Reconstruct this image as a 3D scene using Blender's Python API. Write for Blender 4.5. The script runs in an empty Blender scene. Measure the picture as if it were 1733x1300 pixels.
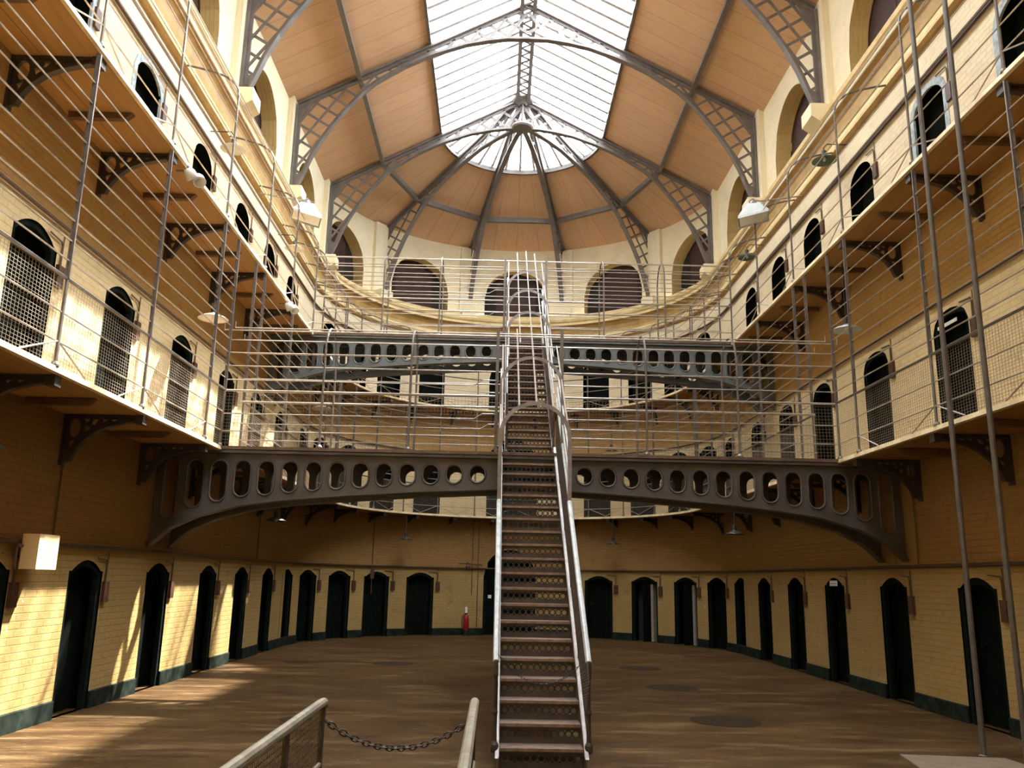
import bpy, math, random
from mathutils import Vector, Matrix
from mathutils.geometry import tessellate_polygon
random.seed(7)
C = bpy.context.scene.collection
PI = math.pi; R_ = math.radians
# ---------------------------------------------------------------- measured layout (metres; camera stands over x=0, y=0)
XL, XR, XC, RW = -5.12, 6.15, .515, 5.635          # walls, nave axis, half width
OV = .945; GL, GR, RG = XL+OV, XR-OV, RW-OV         # galleries overhang
Z1, Z2, EAVE, RIDGE = 3.56, 6.95, 12.67, 15.68
CY = (21.35, 21.8, 22.0, 22.2)                      # centre of the apse on each storey
YB = -6.0                                           # rear end of the hall
YT = (10.2, 14.37, 18.38, 22.65)                    # roof trusses
B1, B2 = (12.75, 13.65), (18.24, 19.12)             # footbridges
WORDS = ['first','second','third','fourth','fifth','sixth','seventh','eighth','ninth','tenth','eleventh','twelfth','thirteenth','fourteenth','fifteenth','sixteenth']

# ---------------------------------------------------------------- materials
def nt(name):
    m = bpy.data.materials.new(name); m.use_nodes = True
    t = m.node_tree; t.nodes.clear()
    o = t.nodes.new('ShaderNodeOutputMaterial'); b = t.nodes.new('ShaderNodeBsdfPrincipled')
    t.links.new(b.outputs[0], o.inputs[0])
    return m, t, b
def N(t, typ, **k):
    n = t.nodes.new(typ)
    for a, v in k.items():
        if a in n.inputs: n.inputs[a].default_value = v
        else: setattr(n, a, v)
    return n
def mixc(t, fac, a, b, mode='MIX'):
    n = t.nodes.new('ShaderNodeMix'); n.data_type = 'RGBA'; n.blend_type = mode
    for i, v in ((0, fac), (6, a), (7, b)):
        if hasattr(v, 'links'): t.links.new(v, n.inputs[i])
        else: n.inputs[i].default_value = v if i == 0 else (*v, 1)
    return n.outputs[2]
def noise(t, vec, scale, detail=5, rough=.6):
    n = N(t, 'ShaderNodeTexNoise', Scale=scale, Detail=detail, Roughness=rough)
    if vec: t.links.new(vec, n.inputs['Vector'])
    return n.outputs['Fac']
def ramp(t, fac, a, b, c0=(0,0,0), c1=(1,1,1)):
    n = t.nodes.new('ShaderNodeValToRGB'); t.links.new(fac, n.inputs[0])
    e = n.color_ramp.elements; e[0].position = a; e[1].position = b
    e[0].color = (*c0, 1); e[1].color = (*c1, 1)
    return n.outputs[0]
def coords(t, kind='Object', scale=(1,1,1)):
    c = t.nodes.new('ShaderNodeTexCoord'); m = N(t, 'ShaderNodeMapping', Scale=scale)
    t.links.new(c.outputs[kind], m.inputs[0]); return m.outputs[0]
def bump(t, b, h, s, d=.01):
    n = N(t, 'ShaderNodeBump', Strength=s, Distance=d); t.links.new(h, n.inputs['Height'])
    t.links.new(n.outputs[0], b.inputs['Normal'])
def simple(name, col, rough=.5, metal=0, col2=None, scale=6, spec=.5, bumps=0):
    m, t, b = nt(name)
    b.inputs['Roughness'].default_value = rough; b.inputs['Metallic'].default_value = metal
    b.inputs['Specular IOR Level'].default_value = spec
    if col2:
        f = noise(t, coords(t), scale)
        t.links.new(mixc(t, ramp(t, f, .38, .66), col, col2), b.inputs['Base Color'])
        if bumps: bump(t, b, f, bumps)
    else: b.inputs['Base Color'].default_value = (*col, 1)
    return m
def wall_paint(name, col, dark, brick=True, chips=.0):
    m, t, b = nt(name)
    uv = coords(t, 'UV')
    big = noise(t, uv, 1.1, 6, .65); mid = noise(t, uv, 4.5, 6, .7); fine = noise(t, coords(t, 'UV', (3, 14, 1)), 7, 4, .7)
    c = mixc(t, ramp(t, big, .36, .7), col, tuple(x*.82 for x in col))
    c = mixc(t, ramp(t, mid, .56, .8), c, dark)
    c = mixc(t, ramp(t, fine, .60, .72), c, tuple(x*.4 for x in dark))
    h = mid
    if brick:
        br = N(t, 'ShaderNodeTexBrick', Scale=1.0); t.links.new(uv, br.inputs['Vector'])
        for k, v in (('Mortar Size', .007), ('Brick Width', .235), ('Row Height', .082), ('Mortar Smooth', .4)): br.inputs[k].default_value = v
        f = br.outputs['Fac']
        c = mixc(t, f, c, mixc(t, .26, c, dark))
        a = t.nodes.new('ShaderNodeMath'); a.operation = 'SUBTRACT'; t.links.new(mid, a.inputs[0]); t.links.new(f, a.inputs[1]); h = a.outputs[0]
    if chips:
        ch = noise(t, uv, 9, 3, .5)
        c = mixc(t, ramp(t, ch, .72, .74), c, (.75,.72,.62))
    t.links.new(c, b.inputs['Base Color']); b.inputs['Roughness'].default_value = .62; b.inputs['Specular IOR Level'].default_value = .25
    bump(t, b, h, .75, .016)
    return m
M = {}
M['wall0'] = wall_paint('yellow painted brick', (.39,.268,.10), (.21,.12,.04), True, .1)  # yellow paint taken darker to deepen the dim ground storey
M['wall0_shade'] = wall_paint('shade toned yellow brick', (.31,.18,.062), (.16,.082,.026), True)  # same yellow wall, gallery shade painted in above the pipe
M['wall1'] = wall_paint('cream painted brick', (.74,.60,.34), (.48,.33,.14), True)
M['wall1_shade'] = wall_paint('shade toned cream brick', (.50,.30,.095), (.30,.16,.045), True)  # same cream wall, shade under the upper gallery put into the colour
M['wall2'] = wall_paint('pale cream plaster', (.80,.70,.49), (.56,.44,.25), True)
M['wall3'] = wall_paint('pale yellow plaster', (.82,.735,.52), (.64,.53,.32), False)
M['reveal_dark'] = simple('dark green reveal', (.004,.006,.005), .9, spec=.0)
M['reveal_blue'] = simple('pale blue reveal paint', (.42,.50,.54), .6, 0, (.16,.18,.19), 9)
M['reveal_sand'] = wall_paint('sandy painted reveal', (.60,.44,.19), (.4,.27,.1), True)
M['cornice'] = simple('cream cornice plaster', (.76,.62,.34), .6, 0, (.62,.47,.22), 3)
M['cornice_ochre'] = simple('ochre cornice band', (.40,.25,.085), .6, 0, (.30,.18,.055), 3)
M['door'] = simple('black green door paint', (.004,.0055,.0045), .8, 0, (.007,.009,.007), 5, .02)
M['door_frame'] = simple('dark green frame paint', (.006,.009,.007), .7, 0, (.012,.017,.013), 8, .02)
M['plinth'] = simple('dark green plinth paint', (.008,.012,.009), .7, 0, (.026,.034,.026), 5, .05)
M['void'] = simple('dark opening backing', (.02,.016,.013), .9)
M['shutter'] = simple('maroon boarded window', (.045,.018,.014), .7, 0, (.03,.012,.01), 4)
M['leaf_grey'] = simple('grey brown door edge', (.34,.29,.25), .6, 0, (.24,.20,.17), 8)
M['iron'] = simple('brown grey painted iron', (.088,.075,.068), .42, 0, (.062,.05,.044), 3)
M['iron_blue'] = simple('blue grey painted iron', (.125,.145,.15), .42, 0, (.085,.095,.095), 3)
M['truss'] = simple('grey painted roof iron', (.13,.115,.108), .4, .1, (.17,.155,.15), 5)
M['glazebar'] = simple('pale grey glazing bar', (.46,.45,.46), .5)  # pale grey stands in for the glare washing over the bars
M['bracket'] = simple('dark brown iron', (.045,.034,.028), .45, 0, (.03,.022,.018), 6)
M['rail'] = simple('pale grey rail steel', (.46,.42,.37), .36, .35, (.33,.28,.24), 9)
M['post'] = simple('grey post steel', (.17,.15,.135), .42, .3, (.12,.10,.085), 9)
M['pole'] = simple('grey brown steel pole', (.115,.10,.086), .45, .2, (.085,.07,.058), 7)
M['wire'] = simple('galvanised wire', (.25,.21,.165), .5, .3)
M['stairiron'] = simple('brown stair iron', (.10,.062,.045), .42, .25, (.16,.11,.08), 10)
M['nosing'] = simple('worn tread steel', (.34,.26,.205), .38, .5, (.20,.13,.10), 11)
M['riser'] = simple('dark riser iron', (.05,.038,.032), .45, .2, (.075,.06,.05), 9)
M['pipe_blue'] = simple('pale blue handrail', (.60,.66,.70), .35, .25, (.44,.47,.48), 12)
M['hoop'] = simple('grey hoop strip', (.19,.17,.16), .42, .3, (.28,.26,.25), 9)
M['timber'] = simple('stained batten timber', (.14,.075,.035), .6, 0, (.085,.045,.02), 7)
M['brownbox'] = simple('brown box paint', (.085,.035,.02), .5, 0, (.055,.024,.015), 12)
M['conduit'] = simple('brown conduit', (.11,.065,.035), .5, .1)
M['pipe'] = simple('dark service pipe', (.085,.05,.03), .5, .1, (.05,.03,.018), 7)
M['enamel'] = simple('white enamel', (.80,.80,.76), .25)
M['surround'] = simple('pale blue arch surround', (.40,.50,.56), .6, 0, (.20,.23,.25), 10)
M['enamel_blue'] = simple('pale blue enamel', (.50,.60,.66), .3, 0, (.62,.68,.70), 7)
M['enamel_green'] = simple('green enamel', (.05,.12,.09), .3)
M['enamel_dark'] = simple('dark enamel', (.035,.035,.03), .35)
M['enamel_rust'] = simple('rust brown enamel', (.16,.075,.045), .45)
M['enamel_pink'] = simple('faded pinkish enamel', (.58,.44,.38), .35)
M['bulb'] = simple('clear bulb glass', (.85,.85,.8), .1)
M['cream'] = simple('cream box paint', (.82,.62,.33), .5)
M['white'] = simple('white sign paint', (.75,.74,.68), .5)
M['ink'] = simple('faded sign ink', (.12,.10,.08), .6)
M['red'] = simple('red extinguisher paint', (.30,.012,.014), .3)
M['black'] = simple('black rubber', (.012,.012,.012), .5)
M['chain'] = simple('rusty chain', (.028,.016,.011), .5, .3)
M['fgrail'] = simple('worn painted handrail', (.36,.33,.26), .42, .25, (.24,.21,.15), 12)
M['fgpost'] = simple('brown rail post', (.085,.06,.04), .5, .2, (.05,.035,.025), 9)
M['manhole'] = simple('dark cover', (.028,.016,.008), .65, .0, (.02,.012,.006), 12, .15)
M['concrete'] = simple('worn concrete', (.17,.125,.08), .75, 0, (.13,.09,.055), 6)
def floor_mat():
    m, t, b = nt('stained slate floor')
    o = coords(t, 'Object', (1, 1.5, 1)); st = coords(t, 'Object', (.35, 1.6, 1))
    a = noise(t, o, .9, 8, .7); s = noise(t, st, 2.6, 9, .75); f = noise(t, coords(t, 'Object', (2, 9, 1)), 4, 5, .75)
    c = mixc(t, ramp(t, a, .35, .68), (.040,.0205,.0075), (.080,.043,.0165))
    c = mixc(t, ramp(t, s, .53, .64), c, (.13,.082,.037))
    c = mixc(t, ramp(t, s, .34, .46, (1,1,1), (0,0,0)), c, (.025,.0125,.0055))
    c = mixc(t, ramp(t, f, .60, .68), c, (.19,.13,.065))
    t.links.new(c, b.inputs['Base Color'])
    t.links.new(ramp(t, s, .3, .75, (.5,)*3, (.68,)*3), b.inputs['Roughness'])
    b.inputs['Specular IOR Level'].default_value = .07; bump(t, b, f, .3, .005); return m
M['floor'] = floor_mat()
def board_mat(name, col, col2, pitch):
    m, t, b = nt(name); uv = coords(t, 'UV')
    w = N(t, 'ShaderNodeTexBrick', Scale=1.0); t.links.new(uv, w.inputs['Vector'])
    for k, v in (('Mortar Size', .006), ('Brick Width', 30.0), ('Row Height', pitch), ('Mortar Smooth', .2)): w.inputs[k].default_value = v
    w.inputs['Color1'].default_value = (*col, 1); w.inputs['Color2'].default_value = (*[x*.93 for x in col], 1); w.inputs['Mortar'].default_value = (*[x*.62 for x in col2], 1)
    g = noise(t, coords(t, 'UV', (.6, 3, 1)), 3, 5, .6)
    c = mixc(t, ramp(t, g, .5, .8), w.outputs['Color'], col2)
    t.links.new(c, b.inputs['Base Color']); b.inputs['Roughness'].default_value = .6; b.inputs['Specular IOR Level'].default_value = .2
    return m
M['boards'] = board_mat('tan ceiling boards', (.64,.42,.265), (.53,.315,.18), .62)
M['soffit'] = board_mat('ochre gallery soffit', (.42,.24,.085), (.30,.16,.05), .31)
M['lip'] = simple('cream gallery edge', (.78,.66,.42), .5, 0, (.55,.42,.24), 5)
def glass_mat():
    m = bpy.data.materials.new('frosted roof glass'); m.use_nodes = True; t = m.node_tree; t.nodes.clear()
    o = t.nodes.new('ShaderNodeOutputMaterial')
    tr = N(t, 'ShaderNodeBsdfTransparent', Color=(.96,.98,1,1)); tl = N(t, 'ShaderNodeBsdfTranslucent', Color=(.95,.97,1,1)); gl = N(t, 'ShaderNodeBsdfGlossy', Roughness=.1)
    a = N(t, 'ShaderNodeMixShader', Fac=.28); t.links.new(tr.outputs[0], a.inputs[1]); t.links.new(tl.outputs[0], a.inputs[2])
    c = N(t, 'ShaderNodeMixShader', Fac=.04); t.links.new(a.outputs[0], c.inputs[1]); t.links.new(gl.outputs[0], c.inputs[2])
    t.links.new(c.outputs[0], o.inputs[0]); return m
M['glass'] = glass_mat()

# ---------------------------------------------------------------- mesh collector
class MB:
    def __init__(s): s.v = []; s.f = []; s.uv = {}; s.mi = {}
    def add(s, vs, fs, uvs=None, mi=0):
        b = len(s.v); s.v += [tuple(v) for v in vs]
        for f in fs:
            k = len(s.f); s.f.append([b+i for i in f])
            if uvs: s.uv[k] = [uvs[i] for i in f]
            if mi: s.mi[k] = mi
        return s
    def quad(s, a, b, c, d, uv=None, mi=0): return s.add([a,b,c,d], [(0,1,2,3)], uv, mi)
    def box(s, lo, hi, mi=0):
        x0,y0,z0 = lo; x1,y1,z1 = hi
        return s.add([(x0,y0,z0),(x1,y0,z0),(x1,y1,z0),(x0,y1,z0),(x0,y0,z1),(x1,y0,z1),(x1,y1,z1),(x0,y1,z1)],
                     [(3,2,1,0),(4,5,6,7),(0,1,5,4),(1,2,6,5),(2,3,7,6),(3,0,4,7)], None, mi)
    def bar(s, p, q, w, h, up=(0,0,1), mi=0):
        p = Vector(p); q = Vector(q); d = (q-p).normalized(); u = Vector(up); r = d.cross(u)
        if r.length < 1e-4: r = d.cross(Vector((0,1,0)))
        r.normalize(); u = r.cross(d)
        vs = [c + r*a*w/2 + u*b*h/2 for c in (p, q) for a, b in ((-1,-1),(1,-1),(1,1),(-1,1))]
        return s.add(vs, [(3,2,1,0),(4,5,6,7),(0,1,5,4),(1,2,6,5),(2,3,7,6),(3,0,4,7)], None, mi)
    def sweep(s, pts, w, h, up=(0,0,1)):
        pts = [Vector(p) for p in pts]; n = len(pts); vs = []
        for i, p in enumerate(pts):
            d = (pts[min(i+1,n-1)] - pts[max(i-1,0)]).normalized(); r = d.cross(Vector(up)); r.normalize(); u = r.cross(d)
            vs += [p + r*a*w/2 + u*b*h/2 for a, b in ((-1,-1),(1,-1),(1,1),(-1,1))]
        fs = [(3,2,1,0), tuple(4*(n-1)+k for k in range(4))]
        for i in range(n-1):
            for k in range(4): fs.append((4*i+k, 4*i+(k+1)%4, 4*i+4+(k+1)%4, 4*i+4+k))
        return s.add(vs, fs)
    def tube(s, pts, r, n=6, closed=False):
        pts = [Vector(p) for p in pts]; m = len(pts); vs = []; ref = None
        for i, p in enumerate(pts):
            a = pts[(i-1) % m] if closed else pts[max(i-1,0)]; b = pts[(i+1) % m] if closed else pts[min(i+1,m-1)]
            d = (b-a).normalized()
            if ref is None:
                ref = Vector((0,0,1)) if abs(d.z) < .9 else Vector((1,0,0))
            e = ref - d*ref.dot(d)
            if e.length < 1e-3: e = d.orthogonal()
            e.normalize(); g = d.cross(e); ref = e
            rr = r[i] if isinstance(r, (list, tuple)) else r
            vs += [p + e*math.cos(2*PI*k/n)*rr + g*math.sin(2*PI*k/n)*rr for k in range(n)]
        fs = []
        for i in range(m if closed else m-1):
            j = (i+1) % m
            for k in range(n): fs.append((i*n+k, i*n+(k+1)%n, j*n+(k+1)%n, j*n+k))
        if not closed: fs += [tuple(reversed(range(n))), tuple((m-1)*n+k for k in range(n))]
        return s.add(vs, fs)
    def lathe(s, prof, o=(0,0,0), n=20, mi=0):
        vs = []; m = len(prof)
        for k in range(n):
            a = 2*PI*k/n
            vs += [(o[0]+r*math.cos(a), o[1]+r*math.sin(a), o[2]+z) for r, z in prof]
        fs = [(k*m+i, ((k+1)%n)*m+i, ((k+1)%n)*m+i+1, k*m+i+1) for k in range(n) for i in range(m-1)]
        return s.add(vs, fs, None, mi)
    def plate(s, outer, holes, th, mp, mi=0):
        # flat sheet with real holes, extruded by th; mp(u, v, w) gives the 3-D point
        loops = [outer] + holes; flat = [p for l in loops for p in l]
        tri = tessellate_polygon([[Vector((p[0], p[1], 0)) for p in l] for l in loops])
        n = len(flat); vs = [mp(u, v, 0) for u, v in flat] + [mp(u, v, th) for u, v in flat]
        fs = [tuple(t) for t in tri] + [tuple(n+i for i in reversed(t)) for t in tri]
        b = 0
        for l in loops:
            m = len(l)
            for i in range(m): fs.append((b+i, b+(i+1)%m, n+b+(i+1)%m, n+b+i))
            b += m
        return s.add(vs, fs, None, mi)
    def mesh(s, name, mats, o=(0,0,0), smooth=False):
        me = bpy.data.meshes.new(name)
        me.from_pydata([(v[0]-o[0], v[1]-o[1], v[2]-o[2]) for v in s.v], [], s.f)
        for m in (mats if isinstance(mats, (list, tuple)) else [mats]): me.materials.append(m)
        if s.uv:
            l = me.uv_layers.new(name='UVMap').data
            for p in me.polygons:
                u = s.uv.get(p.index)
                if u:
                    for k, li in enumerate(p.loop_indices): l[li].uv = u[k]
        for k, m in s.mi.items(): me.polygons[k].material_index = m
        if smooth:
            for p in me.polygons: p.use_smooth = True
        me.update(); return me
    def build(s, name, mats, parent=None, smooth=False):
        if parent is None:
            xs = [v[0] for v in s.v]; ys = [v[1] for v in s.v]; zs = [v[2] for v in s.v]
            o = ((min(xs)+max(xs))/2, (min(ys)+max(ys))/2, min(zs))
        else: o = (0,0,0)
        ob = bpy.data.objects.new(name, s.mesh(name, mats, o, smooth)); C.objects.link(ob)
        ob.parent = parent
        if parent is None: ob.location = o
        return ob
    def wbuild(s, name, mats, parent, smooth=False):   # world-space shape under an unrotated parent
        l = parent.location
        s.v = [(v[0]-l.x, v[1]-l.y, v[2]-l.z) for v in s.v]
        return s.build(name, mats, parent, smooth)
def use(name, me, parent=None, loc=(0,0,0), rz=0):
    ob = bpy.data.objects.new(name, me); C.objects.link(ob); ob.parent = parent; ob.location = loc; ob.rotation_euler = (0,0,rz); return ob
def tag(o, label=None, cat=None, group=None, kind=None):
    for k, v in (('label', label), ('category', cat), ('group', group), ('kind', kind)):
        if v: o[k] = v
    return o
def thing(name, label, cat, loc=(0,0,0), rz=0, group=None, kind=None):
    o = bpy.data.objects.new(name, None); C.objects.link(o); o.location = loc; o.rotation_euler = (0,0,rz); o.empty_display_size = .1
    return tag(o, label, cat, group, kind)
def copy_tree(o, parent=None):
    c = o.copy(); C.objects.link(c); c.parent = parent
    for ch in o.children: copy_tree(ch, c)
    return c
def place(proto, loc, rz, label, group=None, cat=None):
    if not proto.get('used'): o = proto; o['used'] = 1
    else: o = copy_tree(proto)
    o.location = loc; o.rotation_euler = (0,0,rz); tag(o, label, cat, group); return o
def apse(th, r, cy): a = R_(th); return XC + r*math.sin(a), cy + r*math.cos(a)

# ---------------------------------------------------------------- walls with real openings
def ogee(w, sh, rise): return lambda d: sh + rise*max(0., math.cos(PI*max(-.5, min(.5, d/(.86*w)))))**.85
def roundtop(w, spring, rise): return lambda d: spring + rise*math.sqrt(max(0, 1-(2*d/w)**2))
def flat(h): return lambda d: h
def wallstrip(mb, path, s0, s1, z0, z1, opens, mi, zsplit=None, mi2=0, breaks=(), depth=.4):
    """opens: (centre s, width, sill z, top function, depth, reveal material index)"""
    bs = {s0, s1, *[b for b in breaks if s0 < b < s1]}
    for c, w, zb, top, dp, rm in opens:
        for k in range(15): bs.add(c - w/2 + w*k/14)
    bs = sorted(b for b in bs if s0-1e-6 <= b <= s1+1e-6)
    def P(s, z, d=0):
        x, y, nx, ny = path(s); return (x-nx*d, y-ny*d, z)
    def vq(a, b, za0, zb0, za1, zb1, m):
        mb.quad(P(a,za0), P(b,zb0), P(b,zb1), P(a,za1), [(a,za0),(b,zb0),(b,zb1),(a,za1)], m)
    def col(a, b, za0, zb0, zt):
        if zsplit and za0 < zsplit < zt:
            vq(a, b, za0, zb0, zsplit, zsplit, mi); vq(a, b, zsplit, zsplit, zt, zt, mi2)
        else: vq(a, b, za0, zb0, zt, zt, mi2 if zsplit and za0 >= zsplit else mi)
    for a, b in zip(bs, bs[1:]):
        if b-a < 1e-6: continue
        m = (a+b)/2; hit = None
        for o in opens:
            if abs(m-o[0]) < o[1]/2: hit = o
        if not hit: col(a, b, z0, z0, z1)
        else:
            c, w, zb, top, dp, rm = hit
            if zb > z0+1e-4: vq(a, b, z0, z0, zb, zb, mi)
            ta, tb = top(a-c), top(b-c); col(a, b, ta, tb, z1)
            mb.quad(P(a,ta), P(b,tb), P(b,tb,dp), P(a,ta,dp), [(a,0),(b,0),(b,dp),(a,dp)], rm)
            mb.quad(P(a,zb-.01,dp), P(b,zb-.01,dp), P(b,tb+.01,dp), P(a,ta+.01,dp), None, 9)  # dark backing added to stop outside light leaking through the opening
            if zb > z0+1e-4: mb.quad(P(a,zb), P(b,zb), P(b,zb,dp), P(a,zb,dp), [(a,0),(b,0),(b,dp),(a,dp)], rm)
    for c, w, zb, top, dp, rm in opens:
        for e in (-w/2, w/2):
            s = c+e; zt = top(e); mb.quad(P(s,zb), P(s,zt), P(s,zt,dp), P(s,zb,dp), [(0,zb),(0,zt),(dp,zt),(dp,zb)], rm)
pathL = lambda s: (XL, s, 1, 0)
pathR = lambda s: (XR, s, -1, 0)
def pathA(cy):
    def f(s):
        a = s/RW; return (XC+RW*math.sin(a), cy+RW*math.cos(a), -math.sin(a), -math.cos(a))
    return f
DW = .9
g0 = ogee(DW, 1.69, .135); g1 = ogee(DW, Z1+1.72, .15); g1r = roundtop(DW, Z1+1.62, .25); g2 = roundtop(DW, Z2+1.50, .34)
DY = [6.5, 8.82, 11.0, 13.33, 15.65, 17.7, 19.75]                   # cell doors along the straight walls
DA0 = [-88,-74,-59,-44.5,-29.3, 28,43.6,59,73,87.5]                 # and round the apse (degrees)
DA1 = [-88,-74,-59,-45,-28.7,28.2,44.5,58.7,73,87.5]
AA = [-70,-35.2,0,35.2,70]                                          # high arched windows of the apse
WY = [8.15, 12.3, 16.38, 20.5]                                      # and of the nave
AW = 2.16; wtop = roundtop(AW, 11.05, 1.06); WS = 10.42
MW = [M['wall0'], M['wall0_shade'], M['wall1'], M['wall1_shade'], M['wall2'], M['wall3'], M['reveal_dark'], M['reveal_blue'], M['reveal_sand'], M['void']]
def sideopens(side):
    o0 = [(y, DW, 0, g0, .4, 6) for y in DY]
    o1 = [(y, DW, Z1, g1 if side < 0 else g1r, .4, 6) for y in DY]
    o2 = [(y, DW, Z2, g2, .3, 6) for y in DY]
    o3 = [(y, AW, WS, wtop, .45, 8) for y in WY]
    return o0, o1, o2, o3
for side, path, nm in ((-1, pathL, 'wall_left'), (1, pathR, 'wall_right')):
    mb = MB(); o0, o1, o2, o3 = sideopens(side)
    br = [k*.7 for k in range(-8, 34)]
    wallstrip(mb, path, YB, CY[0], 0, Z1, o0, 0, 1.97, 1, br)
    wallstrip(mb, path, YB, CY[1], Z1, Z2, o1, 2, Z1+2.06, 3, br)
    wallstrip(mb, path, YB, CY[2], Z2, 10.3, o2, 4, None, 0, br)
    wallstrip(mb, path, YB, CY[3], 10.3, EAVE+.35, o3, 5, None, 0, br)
    for y in YT:                                                     # pilasters behind the trusses
        x = XL if side < 0 else XR
        mb.box((min(x, x-side*.13), y-.27, 10.45), (max(x, x-side*.13), y+.27, EAVE+.1), 5)
    tag(mb.build(nm, MW), 'cream and yellow painted brick wall of three cell storeys, %s of the stair' % ('left' if side < 0 else 'right'), 'wall', kind='structure')
mb = MB(); A = lambda d: R_(d)*RW
br = [A(k*2.5-90) for k in range(73)]; H = 90.0
big = roundtop(1.62, 1.75, .82)
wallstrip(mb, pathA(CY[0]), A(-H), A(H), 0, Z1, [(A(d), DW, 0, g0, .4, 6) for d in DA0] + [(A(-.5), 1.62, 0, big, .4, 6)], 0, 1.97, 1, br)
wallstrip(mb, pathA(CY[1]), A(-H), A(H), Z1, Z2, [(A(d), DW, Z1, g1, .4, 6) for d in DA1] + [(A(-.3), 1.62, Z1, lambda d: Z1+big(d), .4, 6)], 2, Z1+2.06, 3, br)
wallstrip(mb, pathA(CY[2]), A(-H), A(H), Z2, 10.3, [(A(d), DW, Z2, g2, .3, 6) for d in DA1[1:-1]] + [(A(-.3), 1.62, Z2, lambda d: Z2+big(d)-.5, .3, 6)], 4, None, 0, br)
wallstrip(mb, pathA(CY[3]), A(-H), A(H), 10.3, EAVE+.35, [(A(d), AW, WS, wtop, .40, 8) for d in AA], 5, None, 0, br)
for d in (-52.5,-17.5,17.5,52.5):
    f = pathA(CY[3])
    x, y, nx, ny = f(A(d)); t = (-ny, nx)
    P = lambda a, dd: (x+t[0]*a+nx*dd, y+t[1]*a+ny*dd)
    pts = [P(-.26,-.1), P(.26,-.1), P(.26,.13), P(-.26,.13)]
    mb.add([(p[0],p[1],z) for z in (10.45, EAVE+.1) for p in pts], [(0,1,5,4),(1,2,6,5),(2,3,7,6),(3,0,4,7),(0,1,2,3)], None, 5)
tag(mb.build('wall_apse', MW), 'rounded end wall of cream and yellow painted brick behind the stair', 'wall', kind='structure')
mb = MB(); mb.quad((XL-.7,YB,0), (XR+.7,YB,0), (XR+.7,YB,16), (XL-.7,YB,16), [(0,0),(12,0),(12,16),(0,16)])
tag(mb.build('wall_rear', M['wall1']), 'plain cream wall closing the hall behind the viewer', 'wall', kind='structure')
# baseboards (dark green plinth, broken at the doors)
def plinth(nm, path, s0, s1, doors, w, lab, steps):
    mb = MB(); edges = [s0]
    for c, ww in sorted(doors): edges += [c-ww/2, c+ww/2]
    edges.append(s1)
    for a, b in zip(edges[::2], edges[1::2]):
        n = max(1, int((b-a)/steps))
        for k in range(n):
            p = a+(b-a)*k/n; q = a+(b-a)*(k+1)/n
            P = lambda s, d, z: (path(s)[0]+path(s)[2]*d, path(s)[1]+path(s)[3]*d, z)
            mb.add([P(p,0,0),P(q,0,0),P(q,.025,0),P(p,.025,0),P(p,0,.21),P(q,0,.21),P(q,.025,.20),P(p,.025,.20)], [(2,3,7,6),(4,5,6,7),(3,0,4,7),(1,2,6,5)])
    tag(mb.build(nm, M['plinth']), lab, 'baseboard', kind='structure')
plinth('baseboard_left', pathL, YB, CY[0], [(y, DW) for y in DY], 0, 'dark green painted plinth along the foot of the left wall', 9)
plinth('baseboard_right', pathR, YB, CY[0], [(y, DW) for y in DY], 0, 'dark green painted plinth along the foot of the right wall', 9)
plinth('baseboard_apse', pathA(CY[0]), A(-H), A(H), [(A(d), DW) for d in DA0[1:-1]]+[(A(-.5),1.62)], 0, 'dark green painted plinth round the foot of the apse wall', .3)
# floor
mb = MB(); mb.box((XL-.6, YB-.1, -.12), (XR+.6, 28.2, 0)); tag(mb.build('floor', M['floor']), 'dark brown stained slate floor of the hall', 'floor', kind='structure')

# ---------------------------------------------------------------- roof
def roofz(u): return EAVE + (RIDGE-EAVE)*(1-abs(u)/RW)
US = 2.38; RY = 22.55; YS = 0.0
mb = MB()
for sg in (-1, 1):
    a, b = RW+.05, US; n = 6
    Y = [YB-.2, 4, 10.2, 14.37, 18.38, RY]
    for y0, y1 in zip(Y, Y[1:]):
        mb.quad((XC+sg*a,y0,roofz(a)), (XC+sg*a,y1,roofz(a)), (XC+sg*b,y1,roofz(b)), (XC+sg*b,y0,roofz(b)), [(0,y0),(0,y1),(3.7,y1),(3.7,y0)])
for sg in (-1, 1):
    mb.quad((XC+sg*US,YB-.2,roofz(US)), (XC+sg*US,YS,roofz(US)), (XC,YS,roofz(0)), (XC,YB-.2,roofz(0)), [(0,YB),(0,YS),(2.7,YS),(2.7,YB)])  # unseen closed ridge behind the viewer, added to dim the foreground
n = 48
for k in range(n):
    t0, t1 = -90+180*k/n, -90+180*(k+1)/n
    q = []
    for t, r in ((t0,RW+.05),(t1,RW+.05),(t1,US),(t0,US)):
        x, y = apse(t, r, RY); q.append((x, y, roofz(r)))
    mb.quad(*q, [(0,t0*.07),(0,t1*.07),(3.7,t1*.07),(3.7,t0*.07)])
tag(mb.build('ceiling', M['boards']), 'tan boarded ceiling sloping up to the roof glazing', 'ceiling', kind='structure')
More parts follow.
